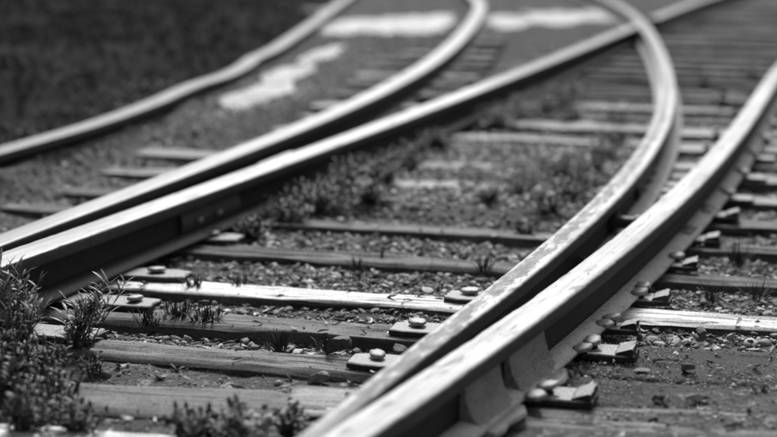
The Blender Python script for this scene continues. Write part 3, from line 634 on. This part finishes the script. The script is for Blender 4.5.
def on_timber(x, y, pad=0.0):
    r = np.zeros(len(x), bool)
    for f, b, s in TIM: q = y-s*x; r |= (q > f-pad) & (q < b+pad)
    return r
def on_board(x, y): q = y+.24*x; return (q > 3.25) & (q < 3.89) & (x > .42)
def sample(n, x0, x1, y0, y1, dens):
    x = rng.uniform(x0, x1, n); y = rng.uniform(y0, y1, n); k = rng.uniform(0, 1, n) < dens(x, y); return np.stack([x[k], y[k]], 1)
def d_ballast(x, y):
    q = y+.26*x; d = np.full(len(x), .12)
    d = np.where((q > 3.93) & (q < 5.2), .95, d); d = np.where((q > 3.6) & (q < 3.78), .8, d); d = np.where((q > 5.2) & (q < 9), .5, d)
    d = np.where((q > 3.3) & (q < 3.44), .2, d)
    d = d*np.clip(.3+1.4*fbm(x*2.2, y*2.2, 15), 0, 1); return d*np.where(on_timber(x, y), .03, 1)
XY = sample(56000, -1.9, 2.8, 3.0, 9.0, d_ballast)
scatter('ballast', XY, np.clip(rng.lognormal(-4.85, .5, len(XY)), .003, .026), M['stone'], STONES[:6], label='loose grey ballast stones between the timbers', cat='ballast')
XY = sample(46000, -.95, 1.6, 3.4, 5.6, lambda x, y: np.where(((y+.26*x > 3.94) & (y+.26*x < 5.5)) | ((y+.26*x > 3.6) & (y+.26*x < 3.78)), .9, .0)*np.clip(-.55+2.1*fbm(x*3.5, y*3.5, 115), .05, .55)*np.where(on_timber(x, y, -.004), .02, 1))
scatter('ballast', XY, np.clip(rng.lognormal(-4.95, .6, len(XY)), .003, .026), M['stone'], STONES2, label='dense angular gravel in the gaps around the bleached timber', cat='ballast')
XY = sample(20000, -.4, 2.0, 5.5, 9.0, lambda x, y: np.clip(-.1+2*fbm(x*2, y*2.4, 118), .03, 1)*.9)
scatter('ballast', XY, np.clip(rng.lognormal(-4.4, .45, len(XY)), .005, .03), M['stone_pale'], STONES, label='blurred gravel strewn over the silted middle of the track', cat='ballast')
XY = sample(70000, -1.6, 2.2, 2.8, 5.6, lambda x, y: np.clip(.15+1.1*fbm(x*6, y*6, 25), 0, 1)*np.where(on_timber(x, y), .10, 1)*np.where(y+.25*x < 3.9, 1, .5))
scatter('grit', XY, np.clip(rng.lognormal(-5.75, .4, len(XY)), .0015, .007), M['stone'], STONES[:4], label='fine grit scattered over dirt and timbers', cat='grit', lift=lambda x, y: np.where(on_timber(x, y, -.01), .004, np.where(on_board(x, y), .002, -1)))
XY = sample(7000, -1.3, 4.5, 8.5, 20, lambda x, y: .5*np.clip(2*fbm(x*2, y*2, 27)-.4, 0, 1)*(x > -1+.1*(y-8)))
scatter('ballast', XY, np.clip(rng.lognormal(-4.0, .4, len(XY)), .008, .035), M['stone'], STONES[:4], label='blurred stones among the distant timbers', cat='ballast')
# flakes: dead leaf and bark pieces
flake = []
for k in range(5):
    rs = np.random.default_rng(900+k); n = 7; a = np.linspace(0, 2*np.pi, n, endpoint=False); r_ = rs.uniform(.7, 1.1, n)
    V = np.stack([np.cos(a)*r_*1.3, np.sin(a)*r_*.6, .25*np.cos(a*2)+rs.normal(0, .08, n)], 1); V = np.vstack([V, [[0, 0, -.1]]]); flake.append((V, np.array([[i, (i+1) % n, n] for i in range(n)])))
XY = sample(16000, -1.5, 2.4, 3.0, 9, lambda x, y: .35*np.where(on_timber(x, y), .25, 1)*np.clip(2*fbm(x*4, y*4, 35)-.4, 0, 1))
scatter('leaf_litter', XY, rng.uniform(.006, .017, len(XY)), M['litter'], flake, label='dead leaves and bark flakes among the stones', cat='leaf litter', sink=.6, lift=lambda x, y: np.where(on_timber(x, y), .006, -1))

# splinters and wood chips
chipm = []
for k in range(4):
    rs = np.random.default_rng(950+k); V = np.array([[-1, 0, 0], [-.6, .22, .05], [.7, .16, .1], [1, -.05, 0], [.5, -.2, .08], [-.7, -.18, .1], [0, 0, .28]])+rs.normal(0, .06, (7, 3)); chipm.append((V, np.array([[i, (i+1) % 6, 6] for i in range(6)]+[[0, 5, 4], [0, 4, 3], [0, 3, 2], [0, 2, 1]])))
XY = sample(7000, -1.2, 2.2, 3.0, 6.5, lambda x, y: .5*np.clip(2.4*fbm(x*3, y*3, 36)-.7, 0, 1)*np.where(on_timber(x, y), .15, 1))
scatter('wood_chips', XY, rng.uniform(.006, .024, len(XY)), M['wood_dark'], chipm, label='dark wood chips and splinters lying in the dirt', cat='wood chips', sink=.3, lift=lambda x, y: np.where(on_timber(x, y), .004, np.where(on_board(x, y), .003, -1)))
XY = sample(30000, .42, 1.7, 2.9, 3.9, lambda x, y: on_board(x, y)*np.clip(2.4*fbm(x*6, y*14, 37)-.7, .05, 1))
scatter('grit', XY, np.clip(rng.lognormal(-6.1, .55, len(XY)), .001, .010), M['stone'], STONES, label='grit and crumbs on the two dirty boards', cat='grit', lift=lambda x, y: x*0+.001)
def rock(x, y, r, seed, label, mat='rock', flat=.8, z=None):
    V, F = ico(seed, flat, 3); V = V*r
    o = mesh_obj('rock', V, F, M[mat], smooth_shade=False, loc=(x, y, (float(height(x, y)) if z is None else z)+r*flat*.55)); o.rotation_euler = (0, 0, seed); tag(o, label, 'rock')
rock(-.135, 3.655, .050, 1, 'dark fist sized rock on the timber beside the plate with round bolt', z=-.004, flat=.85)
rock(-.085, 3.60, .024, 8, 'small dark stone touching the bolt beside the fist sized rock', z=.004, flat=.7)
rock(.03, 3.655, .034, 2, 'dark rounded stone between plate and curved blade', z=.004, flat=.6)
rock(-.175, 3.455, .034, 3, 'round grey stone in front of the timber near the curved blade', 'rock_mid', .75)
rock(.725, 3.50, .028, 4, 'dark pointed stone standing alone on the dirty board at right', z=.0)
rock(.815, 3.765, .036, 5, 'dark stone at the back edge of the dirty board', z=.0, flat=.7)
rock(.615, 3.50, .022, 6, 'flat grey stone on the board in front of the thick plate end', 'rock_mid', .4, z=.0)
rock(.70, 3.26, .034, 7, 'low dark lump at the bottom right of the nearest board', z=-.002, flat=.4)
rock(.62, 3.27, .022, 9, 'small dark stone left of the low lump on the nearest board', z=-.002, flat=.6)
rock(.35, 4.02, .020, 10, 'grey stone lying under the overhang of the curved blade', 'rock_mid', .6)
rock(-.27, 5.55, .05, 12, 'pale blurred stone in the weeds beyond the middle timber', 'rock_mid', .7)

# ------------------------------------------------------------------ weeds
def leaf_strip(p, d, L, w, bend, rs, V, F, seg=3, fold=.2):
    """one narrow pointed leaf: d outward direction, bends over"""
    side = d.cross(Vector((0, 0, 1)))
    if side.length < .1: side = Vector((1, 0, 0))
    side.normalize(); b0 = len(V); pos = p.copy(); dd = d.normalized()
    for i in range(seg+1):
        f = i/seg; ww = w*(.35+1.3*f*(1-f)*1.8) if i < seg else w*.08
        up = dd.cross(side)
        V.append(pos-side*ww); V.append(pos+up*ww*fold*-1); V.append(pos+side*ww)
        pos = pos+dd*(L/seg); dd = (dd+Vector((0, 0, -bend))*(1/seg)).normalized()
    for i in range(seg):
        a = b0+i*3; F.append((a, a+1, a+4, a+3)); F.append((a+1, a+2, a+5, a+4))
def stem_tube(pts, r, V, F):
    b0 = len(V)
    for i, p in enumerate(pts):
        rr = r*(1-.6*i/(len(pts)-1))
        for k in range(4): t = k*math.pi/2; V.append(Vector((p.x+math.cos(t)*rr, p.y+math.sin(t)*rr, p.z)))
    for i in range(len(pts)-1):
        for k in range(4): F.append((b0+i*4+k, b0+i*4+(k+1) % 4, b0+(i+1)*4+(k+1) % 4, b0+(i+1)*4+k))
def weed(x, y, H, spread, nst, nlf, leafL, leafW, seed, label, mat='leaf', lean=(0, 0), droop=.8, z=None, group=None, cat='weed', name='weed'):
    rs = random.Random(seed); zz = float(height(x, y)) if z is None else z
    root = empty(name, (x, y, zz)); tag(root, label, cat, group)
    LV, LF, SV, SF = [], [], [], []
    for s in range(nst):
        a = rs.uniform(0, 6.283); r0 = spread*.35*rs.random(); p = Vector((math.cos(a)*r0, math.sin(a)*r0, -.01))
        a2 = rs.uniform(0, 6.283); out = rs.uniform(.1, 1)*spread; hh = H*rs.uniform(.55, 1.05)*(1-.35*(out/spread)**2)
        tip = Vector((p.x+math.cos(a2)*out+lean[0]*hh, p.y+math.sin(a2)*out+lean[1]*hh, hh)); pts = []
        for i in range(6): f = i/5; q = p.lerp(tip, f); q.z = p.z+(tip.z-p.z)*(f**.8); q.x += math.sin(f*3+s)*.006; pts.append(q)
        stem_tube(pts, .0022, SV, SF)
        for k in range(nlf):
            f = .15+.85*((k+rs.random()*.6)/nlf); f = min(f, 1); i = min(int(f*5), 4); q = pts[i].lerp(pts[i+1], f*5-i)
            aa = k*2.4+rs.random(); upz = rs.uniform(.3, 1.3)*(1 if f < .8 else 1.8)
            leaf_strip(q, Vector((math.cos(aa), math.sin(aa), upz)).normalized(), leafL*rs.uniform(.6, 1.2)*(1 if f < .9 else .8), leafW*rs.uniform(.7, 1.2), droop*rs.uniform(.3, 1.2), rs, LV, LF)
    tag(mesh_obj('leaves', LV, LF, M[mat], root), kind='stuff'); mesh_obj('stems', SV, SF, M['stem'], root)
    return root
def tuft(x, y, H, n, seed, label, spread=.04, mat='turf_blade', z=None, group=None, w=.0021):
    rs = random.Random(seed); zz = (max(float(height(x, y)), -.01) if z is None else z)-.004
    V, F = [], []
    for k in range(n):
        a = rs.uniform(0, 6.283); r = spread*rs.random(); p = Vector((math.cos(a)*r, math.sin(a)*r, 0)); a2 = a+rs.uniform(-1, 1); t = rs.uniform(.05, .9)
        leaf_strip(p, Vector((math.cos(a2)*t, math.sin(a2)*t, 1)).normalized(), H*rs.uniform(.4, 1.1), w, rs.uniform(.0, .9), rs, V, F, 4, .1)
    o = mesh_obj('grass_tuft', V, F, M[mat], loc=(x, y, zz)); tag(o, label, 'grass tuft', group); return o

# the big leafy weed at the left edge and its neighbours
BW = [  # x, y, height, spread, stems, leaves, leaf length, leaf width, material, label
    (-.93, 3.62, .27, .11, 34, 17, .055, .0038, 'leaf_pale', 'tall pale leafed weed standing against the left rail'),
    (-.80, 3.70, .20, .08, 20, 15, .052, .0038, 'leaf_pale', 'shorter pale weed leaning right over the rail foot at left'),
    (-1.02, 3.55, .24, .10, 28, 16, .05, .0038, 'leaf_pale', 'bushy weed cut by the left edge of the picture'),
    (-.90, 3.42, .17, .10, 30, 13, .034, .0045, 'leaf', 'dense dark weed below the tall pale one'),
    (-.80, 3.44, .12, .07, 20, 13, .030, .004, 'leaf', 'middling weed at the right of the dense dark one'),
    (-.86, 3.25, .14, .09, 30, 13, .030, .0045, 'leaf', 'dark weed at the left edge level with the wide grey timber'),
    (-.76, 3.22, .12, .08, 26, 12, .028, .0045, 'leaf', 'dark low weed in front of the wide grey timber at left'),
    (-.78, 3.08, .12, .08, 26, 12, .028, .0045, 'leaf', 'dark weed in the bottom left corner'),
    (-.67, 3.08, .095, .06, 20, 12, .026, .004, 'leaf', 'dark weed clump at bottom left in the gap before the pale timber edge'),
    (-.72, 3.50, .05, .05, 10, 8, .022, .003, 'leaf', 'small dark weed in the dirt between tall weed and timber'),
    (-.41, 2.98, .095, .10, 26, 12, .030, .007, 'leaf', 'blurred leafy weed at the bottom edge, the left one of two'),
    (-.30, 2.98, .105, .08, 22, 12, .032, .007, 'leaf_pale', 'blurred leafy weed at the bottom edge near the blade tip'),
    (-.21, 3.05, .09, .05, 16, 11, .026, .006, 'leaf', 'small dark weed against the pale timber end by the blade tip')]
for k, (x, y, h_, sp, ns, nl, lL, lW, mt, lb) in enumerate(BW):
    weed(x, y, h_, sp, ns, nl, lL, lW, 1+k, lb, mt, lean=(.5, 0) if k == 1 else (0, 0))
# tufts between the near timbers
for k, (x, y, h_, n_, lb) in enumerate([
    (-.58, 4.02, .045, 60, 'spiky tuft beside the bright plate in front of the bleached timber'),
    (-.50, 3.98, .045, 50, 'grass tuft right of the spiky one in the gap before the bleached timber'),
    (-.66, 3.98, .035, 40, 'low grass on the edge of the bright plate at left'),
    (-.28, 3.71, .05, 26, 'thin crossing blades between the two grey timbers'),
    (-.16, 3.72, .035, 26, 'sparse tuft between the grey timbers beside the dark rock'),
    (-.45, 4.38, .04, 20, 'thin grass behind the left end of the bleached timber'),
    (-.58, 4.34, .05, 20, 'upright blades at the left end of the bleached timber'),
    (.05, 4.08, .022, 8, 'tiny blades standing at the front edge of the bleached timber'),
    (-.10, 4.60, .045, 18, 'curling blades against the bowed timber'),
    (-.62, 5.0, .06, 50, 'grass beside the foot of the left rail at the middle gravel'),
    (.93, 4.22, .05, 14, 'curled stalks on the stones right of the near rail'),
    (1.07, 4.24, .055, 10, 'upright stalk on the stones at the right edge'),
    (1.12, 4.68, .07, 22, 'thin upright stalks between dark timbers at the right edge'),
    (.30, 4.58, .05, 30, 'grass at the end of the bowed timber by the curved blade'),
    (.38, 5.62, .075, 40, 'dark lone tuft in the middle of the dirt between the rails')]):
    tuft(x, y, h_*1.3, int(n_*2.2), 40+k, lb, spread=.038 if n_ > 30 else .02)
# soft weeds along the left switch rail
WD_ = [(-.40, 5.35, .13), (-.28, 5.55, .16), (-.20, 5.85, .17), (-.05, 6.15, .15), (-.10, 5.6, .09), (-.50, 5.12, .08), (.06, 6.5, .14), (.2, 6.95, .12), (.55, 7.9, .16), (.70, 8.15, .19), (.86, 8.45, .2), (1.0, 8.8, .17), (1.12, 9.3, .16), (.95, 8.0, .10)]
for k, (x, y, h_) in enumerate(sorted(WD_, key=lambda w: w[1])):
    weed(x+.03, y, h_*.9, h_*.95, 34, 15, .034, .0042, 80+k, ORD[k]+' dark weed from the camera growing along the inner side of the left switch rail', 'leaf', group='weeds along the left switch rail')
WA_ = [(.72, 5.75, .10), (.82, 6.05, .11), (.90, 6.4, .12), (.62, 5.45, .08), (1.02, 6.8, .12), (.75, 6.3, .09), (1.12, 7.3, .1), (.55, 5.9, .07), (.50, 5.15, .06), (1.24, 7.9, .10)]
for k, (x, y, h_) in enumerate(sorted(WA_, key=lambda w: w[1])):
    weed(x-.02, y, h_*.8, h_*1.2, 30, 13, .028, .0035, 120+k, ORD[k]+' low dark weed along the left side of the curved blade, nearest first', 'leaf', group='weeds along the curved blade')
WR_ = [(2.0, 8.9, .13), (2.25, 9.3, .14), (2.1, 9.9, .14), (2.5, 10.3, .15), (1.98, 8.3, .1), (2.9, 10.9, .12)]
for k, (x, y, h_) in enumerate(sorted(WR_, key=lambda w: w[1])):
    weed(x, y, h_, h_*.9, 14, 10, .04, .006, 150+k, ORD[k]+' dark blurred weed between the two right rails further back, nearest first', 'leaf', group='weeds between the right rails')
# grass field beyond the far left rail
def edge_x(y): return np.interp(y, [3, 5.86, 7.1, 8.4, 10.1, 12.3, 14.9, 17.5, 25], [-2.6, -1.6, -1.31, -1.1, -.9, -.73, -.62, -.52, -.2])
blade = []
for k in range(4):
    rs = random.Random(k); V, F = [], []
    for j in range(7): a = rs.uniform(0, 6.28); leaf_strip(Vector((math.cos(a)*.2, math.sin(a)*.2, 0)), Vector((math.cos(a)*.5, math.sin(a)*.5, 1)).normalized(), rs.uniform(.6, 1.2), .05, rs.uniform(.2, .9), rs, V, F, 2, .1)
    blade.append((np.array([tuple(v) for v in V]), np.array(F)))
XY = sample(26000, -7, -.4, 5.0, 24, lambda x, y: (edge_x(y)-x > .16)*np.clip(1.5*fbm(x*1.5, y*1.5, 65)+.05, 0, 1)*.8)
scatter('grass', XY, rng.uniform(.02, .07, len(XY)), M['grass'], blade, label='dark blurred grass beyond the far left rail', cat='grass', tiltmax=.25, sink=0)
XY = sample(7000, -1.5, .9, 5.2, 14, lambda x, y: (x > edge_x(y)+.1)*(x < np.interp(y, [4, 5.6, 7, 8.5, 10.5, 13, 15], [-1.25, -.78, -.4, -.05, .3, .6, .8]))*np.clip(-.2+1.8*fbm(x*2, y*2, 69), 0, 1))
scatter('ballast', XY, np.clip(rng.lognormal(-4.3, .45, len(XY)), .006, .035), M['stone_pale'], STONES, label='blurred stones between the far left rail and its neighbour', cat='ballast')
XY = sample(5000, -1.6, -.5, 5.4, 8.4, lambda x, y: (x > edge_x(y)+.02)*(x < np.interp(y, [4, 5.6, 7, 8.5], [-1.25, -.78, -.4, -.05]))*np.clip(3*fbm(x*3, y*3, 68)-1.1, 0, 1)*.25)
scatter('grass', XY, rng.uniform(.01, .035, len(XY)), M['leaf'], blade, label='short grass between the far left rail and the next', cat='grass', tiltmax=.4, sink=0)
